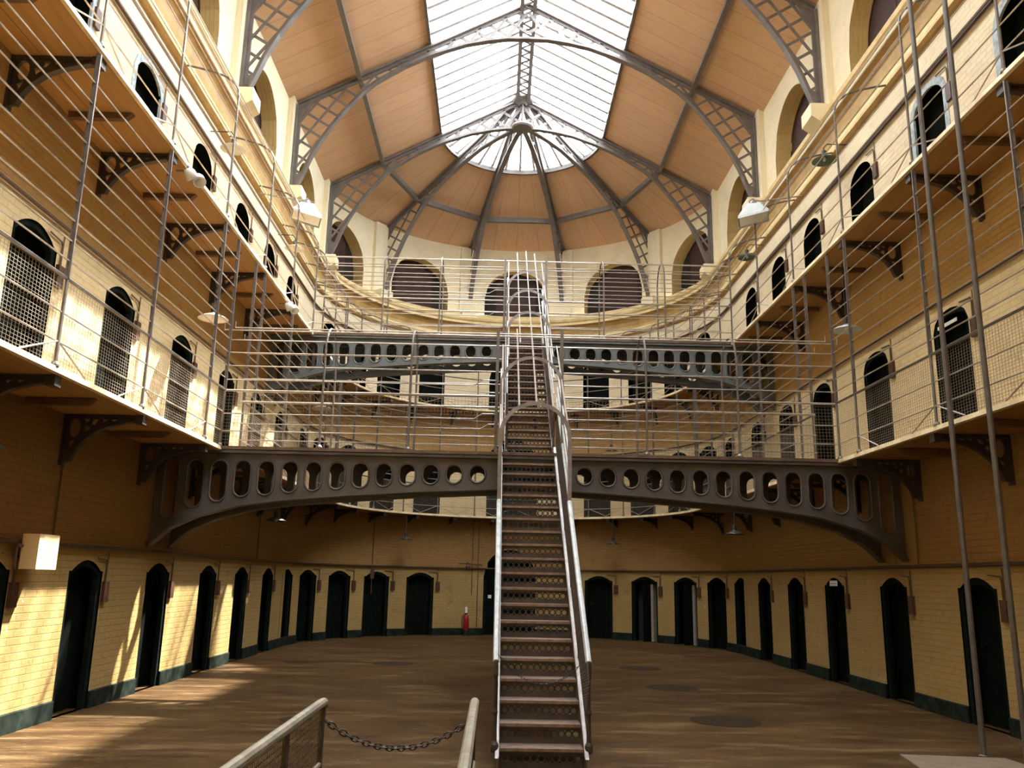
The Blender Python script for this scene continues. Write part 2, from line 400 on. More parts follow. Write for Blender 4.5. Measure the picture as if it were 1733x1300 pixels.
# glazing
wn = 0
def skylight(side, label):
    global wn; wn += 1
    w = thing('window_%d' % wn, label, 'skylight', (XC, 10, roofz(US)), kind='structure')
    mb = MB(); z0, z1 = roofz(US)+.05, roofz(0)+.05
    mb.quad((XC+side*US,YS,z0), (XC+side*US,RY,z0), (XC,RY,z1), (XC,YS,z1)); mb.wbuild('pane', M['glass'], w)
    bars = MB()
    for k in range(80):
        y = RY-.475*(k+.5)
        if y < YS: break
        t = MB() if y > 12.2 else bars
        t.bar((XC+side*(US+.02),y,z0-.02), (XC,y,z1-.02), .10, .06)
        if t is not bars: t.wbuild('glazing_bar', M['glazebar'], w)
    tag(bars.wbuild('glazing_bar', M['glazebar'], w), kind='stuff')
    f = MB(); f.bar((XC+side*US,YB,z0-.06), (XC+side*US,RY,z0-.06), .06, .12); f.wbuild('frame', M['truss'], w)
    return w
skylight(-1, 'left slope of the white glazed roof light along the ridge')
skylight(1, 'right slope of the white glazed roof light along the ridge')
wn += 1
w = thing('window_%d' % wn, 'half round glazed roof light fanning over the apse', 'skylight', (XC, RY, roofz(US)), kind='structure')
mb = MB(); n = 36
for k in range(n):
    t0, t1 = -90+180*k/n, -90+180*(k+1)/n
    a = apse(t0,US,RY); b = apse(t1,US,RY); mb.add([(*a,roofz(US)+.05),(*b,roofz(US)+.05),(XC,RY,roofz(0)+.05)], [(0,1,2)])
mb.wbuild('pane', M['glass'], w)
for k in range(1, 16):
    t = -90+180*k/16; a = apse(t,US,RY); b = apse(t,.2,RY)
    MB().bar((*a,roofz(US)+.03), (*b,roofz(.2)+.03), .07, .06).wbuild('glazing_bar', M['glazebar'], w)
mb = MB(); mb.sweep([(*apse(-90+5*k,US,RY),roofz(US)-.03) for k in range(37)], .08, .14)
for k in range(60):                                                   # small zigzag lattice under the rim
    t = -90+3*k; a = apse(t,US-.1,RY); b = apse(t+1.5,US-.1,RY); c = apse(t+3,US-.1,RY)
    mb.bar((*a,roofz(US)+.02),(*b,roofz(US)+.13),.02,.02); mb.bar((*b,roofz(US)+.13),(*c,roofz(US)+.02),.02,.02)
mb.wbuild('frame', M['truss'], w)

# roof trusses ----------------------------------------------------------------
ARCH = [(5.36,10.48),(5.22,10.85),(5.07,11.27),(4.86,11.72),(4.62,12.12),(4.36,12.49),(3.95,13.01),(3.64,13.30),(3.4,13.47),(2.95,13.77),(2.55,13.98),(2.2,14.14),(1.5,14.40),(.97,14.52),(.5,14.59),(0,14.6)]
def archz(u):
    if u >= 5.36: return 10.48
    for (a,za),(b,zb) in zip(ARCH, ARCH[1:]):
        if b <= u <= a: return za+(zb-za)*(a-u)/(a-b)
    return 14.6
UP = 5.47
def inside(u, z, umin): return umin < u < UP-.03 and archz(u)+.04 < z < roofz(u)-.2
def half(mbs, sg, mp, umin):
    """one half of a truss in its own plane: mp(u, z, w) -> world"""
    top, bot, post, lat = mbs; lat2 = gus = lat
    tr = lambda u, z, w=0: mp(sg*u, z, w)
    up = Vector(mp(0,1,0))-Vector(mp(0,0,0))
    side = Vector(mp(0,0,1))-Vector(mp(0,0,0))
    a = (UP, roofz(UP)-.10); b = (umin, roofz(umin)-.10)
    top.bar(tr(*a), tr(*b), .18, .05, up); top.bar(tr(a[0],a[1]-.06), tr(b[0],b[1]-.06), .05, .09, up)
    pts = [p for p in ARCH if p[0] > umin] + [(umin, archz(umin))]
    P3 = [Vector(tr(*p)) for p in pts]
    def sw(m, w, h, off):
        vs = []
        for i, p in enumerate(P3):
            d = (P3[min(i+1,len(P3)-1)]-P3[max(i-1,0)]).normalized(); nn = side.cross(d).normalized()
            if nn.dot(up) < 0: nn = -nn
            vs += [p + side*x*w/2 + nn*(y*h/2+off) for x, y in ((-1,-1),(1,-1),(1,1),(-1,1))]
        n = len(P3); fs = [(3,2,1,0), tuple(4*(n-1)+k for k in range(4))]
        for i in range(n-1):
            for k in range(4): fs.append((4*i+k, 4*i+(k+1)%4, 4*i+4+(k+1)%4, 4*i+4+k))
        m.add(vs, fs)
    sw(bot, .15, .03, 0); sw(bot, .04, .07, .045)
    post.bar(tr(UP,10.46), tr(UP,roofz(UP)-.15), .05, .16, side); post.bar(tr(UP-.05,10.46), tr(UP-.05,roofz(UP)-.2), .08, .04, side)
    # lattice: two families of straight flats clipped to the web
    for fam in (1, -1):
        c = -20.0
        while c < 40:
            seg = None; k = 0; st = .03
            # lines  z = c + slope*u
            sl = .62 if fam > 0 else -1.45
            u = umin
            while u < UP:
                z = c + sl*u
                if inside(u, z, umin):
                    if seg is None: seg = [(u,z),(u,z)]
                    seg[1] = (u,z)
                elif seg:
                    if seg[1][0]-seg[0][0] > .06:
                        e = .02; (lat if seg[0][0]+seg[1][0] > 5.5 else lat2).bar(tr(seg[0][0]-e, seg[0][1]-e*sl, .015*fam), tr(seg[1][0]+e, seg[1][1]+e*sl, .015*fam), .02, .055 if seg[0][0] > 2.3 else .075, up)
                    seg = None
                u += st
            if seg and seg[1][0]-seg[0][0] > .06:
                lat.bar(tr(*seg[0], .015*fam), tr(*seg[1], .015*fam), .02, .055, up)
            c += .40 if fam > 0 else .58
    # gussets: foot, shoulder and the plates beside the glazing
    def poly(ps): gus.plate(ps, [], .03, lambda u, z, w: tr(u, z, w-.015))
    poly([(5.36,10.48),(UP,10.48),(UP,10.86),(5.24,10.86)])
    poly([(5.05,roofz(5.05)-.15),(UP,roofz(UP)-.15),(UP,12.15)])
    us = [3.15-.1*k for k in range(10)]
    hole = [(3.09,archz(3.09)+.12),(3.09,roofz(3.09)-.22),(2.93,roofz(2.93)-.22),(2.93,archz(2.93)+.12)]
    gus.plate([(u,archz(u)+.03) for u in us]+[(u,roofz(u)-.12) for u in reversed(us)], [hole], .03, lambda u, z, w: tr(u, z, w-.015))
def truss(y, label):
    t = thing('roof_truss', label, 'roof truss', (XC, y, 10.46), group='iron roof trusses')
    for sg in (-1, 1):
        mbs = [MB() for _ in range(4)]; half(mbs, sg, lambda u, z, w: (XC+u, y+w, z), 0)
        for nm, m in zip(('top_chord','arched_chord','wall_post','lattice'), mbs): m.wbuild(nm, M['truss'], t)
    return t
truss(YT[1], 'grey iron lattice roof truss cut off by the top of the photo')
truss(YT[2], 'grey iron lattice roof truss arching across the middle of the skylight')
truss(YT[3], 'grey iron lattice roof truss at the mouth of the apse')
for i, th in enumerate((-52.5,-17.5,17.5,52.5)):
    a = R_(th); dx, dy = math.sin(a), math.cos(a)
    x0, y0 = apse(th, 0, RY)
    t = thing('roof_rib', ('outer left','inner left','inner right','outer right')[i]+' grey iron rib of the fan over the apse', 'roof rib', (*apse(th,5.4,RY),10.46), group='radiating apse ribs')
    mbs = [MB() for _ in range(4)]
    half(mbs, 1, lambda u, z, w: (XC+dx*u+dy*w, RY+dy*u-dx*w, z), .3)
    for nm, m in zip(('top_chord','arched_chord','wall_post','lattice'), mbs): m.wbuild(nm, M['truss'], t)
# ridge beam, hub, purlins
t = thing('ridge_beam', 'riveted grey ridge beam along the middle of the skylight', 'ridge beam', (XC, 8, 15.2))
m = MB()
for x in (-.13, .13): m.bar((XC+x,YB,15.5),(XC+x,RY,15.5),.04,.2); m.bar((XC+x*1.2,YB,15.4),(XC+x*1.2,RY,15.4),.1,.03)
m.wbuild('flange', M['truss'], t)
m = MB(); k = 0; y = 9.0
while y < RY-.2:
    m.bar((XC-.12,y,15.4),(XC+.12,y+.17,15.4),.05,.02); m.bar((XC+.12,y+.17,15.4),(XC-.12,y+.34,15.4),.05,.02); y += .34
m.wbuild('lacing', M['truss'], t)
t = thing('roof_hub', 'ringed iron hub where the apse ribs meet under the roof peak', 'roof hub', (XC, RY, 14.52))
m = MB(); m.lathe([(.1,15.66),(.30,15.56),(.32,15.46),(.28,15.42),(.15,15.40),(.08,15.34)], (XC,RY,0), 24); m.wbuild('crown', M['truss'], t)
m = MB(); m.lathe([(.02,14.66),(.30,14.66),(.32,14.6),(.28,14.56),(.02,14.56)], (XC,RY,0), 24); m.wbuild('ring', M['truss'], t)
m = MB(); m.tube([(XC,RY,14.6),(XC,RY,15.4)], .03, 8); m.wbuild('stem', M['truss'], t)
for sg in (-1, 1):
    m = MB(); u = sg*4.03; z = roofz(u)-.11
    m.bar((XC+u,YB,z),(XC+u,YT[3],z),.06,.14); m.bar((XC+u,YB,z-.07),(XC+u,YT[3],z-.07),.11,.02)
    tag(m.build('purlin', M['truss']), 'grey iron purlin running along the %s ceiling slope' % ('left' if sg < 0 else 'right'), 'purlin', 'purlins')
tt = [-90,-52.5,-17.5,17.5,52.5,90]
for i in range(5):
    a = apse(tt[i]+1.2,4.03,RY); b = apse(tt[i+1]-1.2,4.03,RY); z = roofz(4.03)-.13
    m = MB(); m.bar((*a,z),(*b,z),.06,.16); m.bar((*a,z-.08),(*b,z-.08),.13,.02)
    tag(m.build('purlin', M['truss']), 'short iron purlin between the apse ribs, %s from the left' % WORDS[i], 'purlin', 'purlins')
# corbels under every truss and rib
def corbel_mb():
    m = MB(); pr = [(0,.02),(.2,.02),(.40,.16),(.46,.20),(.46,.46),(0,.46)]
    m.plate(pr, [], .5, lambda u, z, w: (w-.25, u, z)); return m
cme = corbel_mb().mesh('corbel', M['wall3'])
for y in YT[1:]:
    for sg in (-1, 1):
        x = XL if sg < 0 else XR
        o = use('corbel', cme, None, (x,y,10.0), R_(-90 if sg < 0 else 90))
        tag(o, 'cream stone corbel under the %s foot of the %s truss' % ('left' if sg < 0 else 'right', {14.37:'nearest',18.38:'middle',22.65:'farthest'}[y]), 'corbel', 'corbels')
for i, th in enumerate((-52.5,-17.5,17.5,52.5)):
    o = use('corbel', cme, None, (*apse(th,RW-.03,CY[3]),9.98), R_(180-th)); tag(o, 'cream stone corbel under the apse rib, %s from the left' % WORDS[i], 'corbel', 'corbels')
# cornice below the high windows
def run3(prof, cy, s0=YB):
    """sweep a profile (d into the room, z) along left wall, apse and right wall"""
    line = [(XL, s0, 1, 0)]
    for k in range(37):
        a = R_(-90+5*k); line.append((XC+RW*math.sin(a), cy+RW*math.cos(a), -math.sin(a), -math.cos(a)))
    line.append((XR, s0, -1, 0)); mb = MB(); vs = []; fs = []; m = len(prof)
    for x, y, nx, ny in line: vs += [(x+nx*d, y+ny*d, z) for d, z in prof]
    for i in range(len(line)-1):
        for k in range(m-1): fs.append((i*m+k, i*m+k+1, (i+1)*m+k+1, (i+1)*m+k))
    mb.add(vs, fs); return mb
prof = [(0,9.42),(.05,9.43),(.09,9.48),(.10,9.53),(.07,9.58),(.07,9.64),(.11,9.70),(.12,9.84),(.17,9.92),(.25,9.98),(.25,10.06),(.29,10.10),(.31,10.17),(.29,10.2),(.0,10.4)]
cm = run3(prof, CY[2])
for i in range(len(cm.f)):
    if i % (len(prof)-1) in (0, 1, 6, 7, 8): cm.mi[i] = 1
tag(cm.build('trim_1', [M['cornice'], M['cornice_ochre']]), 'cream moulded cornice running round the hall below the high windows', 'cornice', kind='structure')

# ---------------------------------------------------------------- galleries
def gallery(zt, label, cy):
    prof = [(OV-.01,zt-.005),(OV+.025,zt),(OV+.03,zt-.055),(OV-.01,zt-.065)]
    g = thing('gallery_floor', label, 'gallery', (XC, 10, zt-.1), kind='structure')
    line = [(XL, YB, 1, 0, -20.)]
    for k in range(61):
        a = R_(-90+3*k); line.append((XC+RW*math.sin(a), cy+RW*math.cos(a), -math.sin(a), -math.cos(a), a*RW*.9))
    line.append((XR, YB, -1, 0, 40.)); mb = MB()
    for i in range(len(line)-1):
        p, q = line[i], line[i+1]
        P = lambda l, d, z: (l[0]+l[2]*d, l[1]+l[3]*d, z)
        for z, d0, d1 in ((zt,-.4,OV),(zt-.06,-.4,OV)):
            mb.quad(P(p,d0,z),P(q,d0,z),P(q,d1,z),P(p,d1,z),[(p[4],d0),(q[4],d0),(q[4],d1),(p[4],d1)])
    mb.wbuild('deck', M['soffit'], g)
    m = run3(prof+[prof[0]], cy); m.wbuild('edge', M['lip'], g); return g
gallery(Z1, 'lower gallery walkway with boarded underside running round the hall', CY[1])
gallery(Z2, 'upper gallery walkway with boarded underside running round the hall', CY[2])
# ---------------------------------------------------------------- iron brackets under the galleries
def ell(cx, cy, rx, ry, n=10): return [(cx+rx*math.cos(2*PI*k/n), cy+ry*math.sin(2*PI*k/n)) for k in range(n)]
bk = thing('gallery_bracket', None, None)
m = MB(); low = [(.90,-.05),(.72,-.078),(.52,-.125),(.36,-.20),(.24,-.30),(.15,-.42),(.10,-.55)]
m.plate([(0,0),(.92,0)]+low+[(0,-.57)], [ell(.125,-.155,.068,.115,12), [(.215,-.045),(.30,-.045),(.255,-.10)], [(.325,-.05),(.40,-.05),(.36,-.115),(.30,-.115)], [(.23,-.14),(.27,-.125),(.31,-.16),(.25,-.215)], [(.43,-.045),(.51,-.045),(.45,-.09)], [(.54,-.045),(.64,-.045),(.56,-.075)], [(.075,-.32),(.15,-.29),(.10,-.40)]], .035, lambda u, z, w: (w-.0175, u, z))
m.build('web', M['bracket'], bk)
m = MB(); m.sweep([(0,a,b) for a, b in low], .022, .075, (1,0,0)); m.v = [(v[0],v[1],v[2]) for v in m.v]; m.bar((0,0,-.015),(0,.92,-.015),.09,.03); m.bar((0,.015,0),(0,.015,-.6),.1,.03,(0,1,0)); m.box((-.06,.84,-.1),(.06,.93,0))
m.build('flange', M['bracket'], bk)
BY = [5.8, 7.93, 9.98, 12.2, 14.3, 16.4, 18.45, 20.5]
for zt, lv, cy in ((Z1,'lower',CY[1]), (Z2,'upper',CY[2])):
    z = zt-.066
    for i, y in enumerate(BY):
        if lv == 'lower' and abs(y-B1[0]) < .7 and 0: continue
        for sg, x, rz in ((-1,XL,-90), (1,XR,90)):
            place(bk, (x,y,z), R_(rz), 'iron scroll bracket under the %s gallery, %s wall, %s from the viewer' % (lv, 'left' if sg < 0 else 'right', WORDS[i]), 'gallery brackets', 'bracket')
    for i, th in enumerate((-82,-67,-52,-37,-22,-7.5,7.5,22,37,52,67,82)):
        place(bk, (*apse(th,RW,cy),z), R_(180-th), 'iron scroll bracket under the %s gallery in the apse, %s from the left' % (lv, WORDS[i]), 'gallery brackets', 'bracket')
# timber battens between the brackets
m = MB(); m.plate([(.06,0),(.80,0),(.72,-.075),(.06,-.075)], [], .075, lambda u, z, w: (w-.037, u, z)); bme = m.mesh('gallery_batten', M['timber'])
for zt, lv in ((Z1,'lower'), (Z2,'upper')):
    for i in range(len(BY)-2):
        y = (BY[i]+BY[i+1])/2+.05
        for sg, x, rz in ((-1,XL,-90), (1,XR,90)):
            o = use('gallery_batten', bme, None, (x,y,zt-.066), R_(rz))
            tag(o, 'short timber batten under the %s gallery at %s, %s from the viewer' % (lv, 'left' if sg < 0 else 'right', WORDS[i]), 'batten', 'gallery battens')

# ---------------------------------------------------------------- gallery railings
ZR = {1: ([.24,.53], .87, [1.05,1.25,1.46,1.67,1.88,2.09,2.30,2.52,2.74,2.97], 3.30),
      2: ([.24,.55], .96, [1.27,1.57,1.83,2.04], 2.07)}
HOOD = [(0,2.04),(.015,2.14),(.08,2.25),(.22,2.36),(.42,2.44),(.66,2.50),(.90,2.55)]
def wiremesh(L, H, sp=(.055,.034), r=.0013):
    mb = MB(); n = int(L/sp[0]); k = int(H/sp[1])
    def w(p, q, ax):
        d = [(0,r*1.6),(r*1.4,-r),(-r*1.4,-r)]
        vs = []
        for c in (p, q):
            for a, b in d: vs.append((c[0]+(a if ax == 'z' else 0), c[1]+b, c[2]+(a if ax == 'x' else 0)))
        mb.add(vs, [(0,1,4,3),(1,2,5,4),(2,0,3,5)])
    for i in range(n+1): w((L*i/n,0,0), (L*i/n,0,H), 'z')
    for i in range(k+1): w((0,0,H*i/k), (L,0,H*i/k), 'x')
    return mb
WM = {}
def meshpanel(p, q, z, H, parent, sp=(.055,.034), mat='wire'):
    L = math.dist(p, q); key = (round(L,2), H, sp)
    if key not in WM: WM[key] = wiremesh(key[0]-.04, H, sp).mesh('wire_mesh', M[mat])
    a = math.atan2(q[1]-p[1], q[0]-p[0]); l = parent.location
    return use('wire_mesh', WM[key], parent, (p[0]+.02*math.cos(a)-l.x, p[1]+.02*math.sin(a)-l.y, z-l.z), a)
def railing(label, lv, posts, segs, zt):
    """posts: list of (x, y, nx, ny); segs: list of (polyline, [post index pairs])"""
    low, hand, high, top = ZR[lv]
    cx = sum(p[0] for p in posts)/len(posts); cyy = sum(p[1] for p in posts)/len(posts)
    g = thing('gallery_railing', label, 'railing', (cx, cyy, zt), group='gallery railings')
    for x, y, nx, ny in posts:
        m = MB()
        if lv == 1:
            m.tube([(x,y,zt),(x,y,zt+hand)], .019, 7); m.bar((x,y,zt+hand),(x,y,zt+top),.018,.048,(nx,ny,0)); m.bar((x-nx*.012,y-ny*.012,zt+hand),(x-nx*.012,y-ny*.012,zt+top),.045,.012,(nx,ny,0))
        else:
            m.tube([(x,y,zt)]+[(x-nx*d,y-ny*d,zt+z) for d, z in HOOD], .018, 6)
        m.lathe([(.04,0),(.04,.02),(.028,.045),(.019,.05)], (x,y,zt), 8)
        m.wbuild('post', M['post'], g)
    for line, pairs in segs:
        rails = [(z, .0095 if lv == 1 else .0095, 'rail') for z in low+high] + [(hand, .019, 'handrail')]
        for z, r, nm in rails:
            MB().tube([(x,y,zt+z) for x, y, _, _ in line], r, 5).wbuild(nm, M['rail'] if nm == 'rail' else M['post'], g)
        if lv == 2:
            for d, z in HOOD[1:5]:
                MB().tube([(x-nx*d,y-ny*d,zt+z) for x, y, nx, ny in line], .0095, 5).wbuild('rail', M['rail'], g)
        for i, j in pairs:
            p, q = posts[i], posts[j]; L = math.dist(p[:2], q[:2])
            if L > .9:
                f = .62/L
                for a, b in ((p,q),(q,p)):
                    MB().tube([(a[0],a[1],zt+low[0]+.01),(a[0]+(b[0]-a[0])*f,a[1]+(b[1]-a[1])*f,zt+.01)], .009, 5).wbuild('brace', M['rail'], g)
            if lv == 1: meshpanel((p[0]-p[2]*.02,p[1]-p[3]*.02), (q[0]-q[2]*.02,q[1]-q[3]*.02), zt+.01, hand-.03, g)
    return g
def side_rail(sg, lv, runs, zt, label):
    x = GL if sg < 0 else GR; n = (1,0) if sg < 0 else (-1,0)
    posts = []; segs = []
    for run in runs:
        b = len(posts); posts += [(x,y,*n) for y in run]
        segs.append(([(x,run[0]-.02,*n),(x,run[-1]+.02,*n)], [(b+i,b+i+1) for i in range(len(run)-1)]))
    return railing(label, lv, posts, segs, zt)
for sg, nm in ((-1,'left'), (1,'right')):
    side_rail(sg, 1, [[3.6,5.7,7.8,9.8,12.0,B1[0]-.06],[B1[1]+.04,14.25,16.35,18.45,20.3,CY[1]-.02]], Z1, 'caged grey railing with wire mesh along the lower gallery on the '+nm)
    side_rail(sg, 2, [[3.6,5.7,7.8,9.8,12.0,14.2,16.2,B2[0]-.06],[B2[1]+.05,20.6,CY[2]-.02]], Z2, 'curved top grey railing of thin bars along the upper gallery on the '+nm)
for lv, zt, cy in ((1,Z1,CY[1]), (2,Z2,CY[2])):
    ps = []; line = []
    for k in range(-6, 7):
        a = R_(k*14.6); ps.append((XC+RG*math.sin(a), cy+RG*math.cos(a), -math.sin(a), -math.cos(a)))
    for k in range(-24, 25):
        a = R_(k*3.65); line.append((XC+RG*math.sin(a), cy+RG*math.cos(a), -math.sin(a), -math.cos(a)))
    railing('curved grey railing round the %s gallery in the apse' % ('lower' if lv == 1 else 'upper'), lv, ps, [(line, [(i,i+1) for i in range(12)])], zt)

# ---------------------------------------------------------------- footbridges
BOT = [(0,-.530),(.47,-.535),(1.7,-.60),(3.0,-.70),(3.76,-.775),(4.36,-.86),(4.95,-1.03),(5.33,-1.21),(5.56,-1.42),(5.62,-1.48)]
def botz(u):
    u = abs(u)
    for (a,za),(b,zb) in zip(BOT, BOT[1:]):
        if a <= u <= b: return za+(zb-za)*(u-a)/(b-a)
    return BOT[-1][1]
def stadium(cx, zt, zb, w, n=7):
    r = w/2
    return [(cx+r*math.cos(PI*k/n), zt-r+r*math.sin(PI*k/n)) for k in range(n+1)] + [(cx-r*math.cos(PI*k/n), zb+r-r*math.sin(PI*k/n)) for k in range(n+1)]
def bridge(y0, y1, zt, mat, label, rlabel, gaps, hoops):
    b = thing('footbridge', label, 'footbridge', (XC,(y0+y1)/2,zt-1.5), group='iron footbridges')
    holes = []
    for k in range(14):
        for sg in (-1, 1):
            u = sg*(.81+.352*k); holes.append(stadium(u, -.195, min(botz(u)+.09+.02*max(0,k-9), -.195-.25), .25 if k < 13 else .20))
    for yy, sg in ((y0+.05,-1), (y1-.05,1)):
        out = [(-5.62,-.05),(5.62,-.05)] + [(u,z) for u, z in reversed(BOT)] + [(-u,z) for u, z in BOT[1:]]
        r = MB(); r.plate(out, holes, .03, lambda u, z, w: (XC+u, yy-.015+w, zt+z))
        for h in holes: r.tube([(XC+u, yy+sg*.018, zt+z) for u, z in h], .017, 5, True)
        r.wbuild('girder', mat, b)
        f = MB(); f.sweep([(XC-u, yy, zt+z-.012) for u, z in reversed(BOT)]+[(XC+u, yy, zt+z-.012) for u, z in BOT[1:]], .19, .03, (0,0,1)); f.wbuild('arched_flange', mat, b)
        f = MB(); f.bar((XC-5.62,yy,zt-.075),(XC+5.62,yy,zt-.075),.17,.04); f.wbuild('top_flange', mat, b)
    MB().box((XC-4.70,y0-.05,zt-.045),(XC+4.70,y1+.05,zt+.004)).wbuild('deck', M['stairiron'], b)
    g = thing('bridge_railing', rlabel, 'railing', (XC,(y0+y1)/2,zt), group='footbridge railings')
    yc = (y0+y1)/2; ya, yb = y0+.01, y1-.01; hw = (yb-ya)/2
    def arch(t): return (yc-hw*math.cos(t), 1.50+.50*math.sin(t))
    for x in hoops:
        m = MB(); m.tube([(x,ya,zt+.0)]+[(x,arch(PI*k/10)[0],zt+arch(PI*k/10)[1]) for k in range(11)]+[(x,yb,zt)], .017, 6)
        for yy in (ya, yb): m.lathe([(.05,0),(.05,.025),(.03,.05),(.018,.06)], (x,yy,zt), 8)
        m.wbuild('hoop_post', M['post'], g)
    for yy, gp in ((ya,gaps[0]), (yb,gaps[1])):
        spans = [(GL-.02,gp[0]),(gp[1],GR+.02)] if gp else [(GL-.02,GR+.02)]
        for z, r, nm in [(z,.0095,'rail') for z in (.24,.53,1.06,1.26,1.47,1.68)]+[(.87,.018,'handrail')]:
            for a, c in spans:
                yo = yy if z < 1.5 else (arch(.37)[0] if yy == ya else arch(PI-.37)[0])
                pts = [(a,yo,zt+z),(c,yo,zt+z)]
                if z in (.53,1.06) and gp: pts = [(a,yo,zt+z-.02),(c-.35,yo,zt+z-.02),(c-.22,yo,zt+z+.06),(c,yo,zt+z+.06)] if c < 1 else pts
                MB().tube(pts, r, 5).wbuild(nm, M['rail'], g)
        for a, c in spans:
            if yy == ya and mat is M['iron']:
                for k in range(3):
                    meshpanel((a+(c-a)*k/3,yy+.02), (a+(c-a)*(k+1)/3,yy+.02), zt+.01, .82, g, (.05,.05))
        if gp:
            for x in gp: MB().bar((x,yy,zt-.1),(x,yy,zt+1.95),.05,.05,(0,1,0)).wbuild('post', M['post'], g)
    for t in (.85, PI/2, PI-.85):
        y, z = arch(t); MB().tube([(GL-.25+.1*t,y,zt+z+.1),(GL-.25+.1*t,y,zt+z),(GR+.25-.1*t,y,zt+z),(GR+.25-.1*t,y,zt+z+.1)], .011, 5).wbuild('rail', M['rail'], g)
    return b
bridge(*B1, Z1, M['iron'], 'brown grey iron footbridge with oval holes across the lower gallery', 'caged railing with hoops on the lower footbridge', ((-.03,.97),(.06,1.02)), (-2.70,-1.36,2.28,3.70))
bridge(*B2, Z2, M['iron_blue'], 'blue grey iron footbridge with oval holes across the upper gallery', 'caged railing with hoops on the upper footbridge', ((.08,1.02),None), (-2.66,-1.38,2.33,3.72))

# ---------------------------------------------------------------- stair flights
def holes_row(w, z0, n, r):
    return [ell(-w/2+w*(k+.5)/n, z0, r, r, 12) for k in range(n)]
def flight(label, clabel, xc, w, y0, n, zb, rise, go, hoops, hw, bars, rail0):
    s = thing('staircase', label, 'staircase', (xc, y0, zb), group='iron stair flights')
    nose = lambda y: zb + rise + (y-y0)/go*rise
    t = MB(); t.box((-w/2,0,-.028),(w/2,go+.03,0)); tme = t.mesh('tread', M['nosing'])
    r = MB(); hs = holes_row(w-.03, -.092, 11, .0285)
    tri = []
    for k in range(1, 11):
        x = -w/2+.015+(w-.03)*k/11
        tri += [[(x-.015,-.058),(x+.015,-.058),(x,-.074)], [(x-.015,-.126),(x,-.110),(x+.015,-.126)]]
    r.plate([(-w/2,-rise),(w/2,-rise),(w/2,-.028),(-w/2,-.028)], hs+tri, .005, lambda u, z, d: (u, d+.028, z))
    for h in hs: r.tube([(u, .026, z) for u, z in h], .004, 4, True)
    rme = r.mesh('riser', M['riser'])
    for k in range(n):
        use('tread', tme, s, (0, k*go, (k+1)*rise)); use('riser', rme, s, (0, k*go, (k+1)*rise))
    ye = y0+(n-1)*go+go
    for sg in (-1, 1):
        x = xc+sg*(w/2+.012); m = MB()
        pl = [(y0-.10,zb+.01),(y0-.10,nose(y0-.1)+.02),(ye-.1,nose(ye-.1)+.02),(ye-.1,nose(ye-.1)-.33),(y0+.16,zb+.0)]
        m.plate(pl, [], .018, lambda u, z, d: (x-.009+d, u, z)); m.wbuild('stringer', M['stairiron'], s)
        m = MB(); m.bar((x+sg*.012,y0-.12,nose(y0-.12)+.02),(x+sg*.012,ye-.1,nose(ye-.1)+.02),.032,.014); m.wbuild('stringer_flange', M['hoop'], s)
        xr = xc+sg*hw; ya = y0-.02
        m = MB(); yh = hoops[0]
        m.tube([(xr,ya+rail0,nose(ya+rail0)+.775),(xr,yh,nose(yh)+.82)], .030, 8) if rail0 is not None else None
        if m.v: m.wbuild('handrail', M['pipe_blue'], s)
        m = MB(); m.tube([(xr,yh,nose(yh)+.82),(xr,ye-.15,nose(ye-.15)+.82)], .017, 6); m.wbuild('handrail', M['pipe_blue'], s)
        # newel and balusters
        k = 0; y = ya
        while y < ye-.3:
            m = MB()
            if k == 0: m.lathe([(.026,-.02),(.038,.0),(.038,.05),(.022,.08),(.018,.3),(.027,.33),(.018,.36),(.018,.62),(.027,.66),(.022,.78)], (xr,y,nose(y)), 10)
            else: m.bar((xr,y,nose(y)-.05),(xr,y,nose(y)+.80),.03,.012,(0,1,0))
            m.wbuild('newel_post' if k == 0 else 'baluster', M['riser'], s); y += 4*go; k += 1
        # wire mesh along the side
        L = math.hypot(ye-.3-y0, nose(ye-.3)-nose(y0)); key = ('s', round(L,2))
        if key not in WM: WM[key] = wiremesh(L, .52, (.035,.035)).mesh('wire_mesh', M['fgpost'])
        o = use('wire_mesh', WM[key], s, (xr-xc-sg*.02, .05, nose(y0)+.2-zb)); sl = math.atan2(rise, go)
        o.rotation_euler = (Matrix.Rotation(PI/2, 3, 'Z') @ Matrix.Rotation(-sl, 3, 'Y')).to_euler()
    c = thing('stair_cage', clabel, 'safety cage', (xc, hoops[0], nose(hoops[0])+.8), group='stair safety cages')
    def hp(y, a): return (xc+hw*math.sin(a), y, nose(y)+1.62+hw*math.cos(a))
    for y in hoops:
        m = MB(); pts = [(xc-hw,y,nose(y)+.76)]+[hp(y,-PI/2+PI*k/14) for k in range(15)]+[(xc+hw,y,nose(y)+.76)]
        m.sweep(pts, .05, .012, (0,1,0)); m.wbuild('hoop', M['hoop'], c)
    ya, yb = bars
    for a in (-74,-28,2,32,74): 
        MB().tube([hp(ya,R_(a)), hp(yb,R_(a))], .0125, 6).wbuild('bar', M['rail'], c)
    for sg in (-1, 1):
        for h in (1.08, 1.36):
            MB().tube([(xc+sg*hw,ya,nose(ya)+h),(xc+sg*hw,yb,nose(yb)+h)], .014, 6).wbuild('side_rail', M['pipe_blue'], c)
    return s
st1 = flight('lower iron stair flight with pierced risers rising from the floor', 'hooped safety cage over the lower stair flight', .468, .775, 8.35, 20, 0, .178, .2342, (10.5,11.7), .435, (10.5,12.72), .0)
st2 = flight('upper iron stair flight with pierced risers between the footbridges', 'hooped safety cage over the upper stair flight', .535, .76, 14.08, 19, Z1, .1784, .2289, (15.1,16.1,17.05), .395, (14.0,18.3), None)
MB().box((.535-.40,B1[1]+.05,Z1-.05),(.535+.40,14.1,Z1)).wbuild('landing', M['stairiron'], st2)

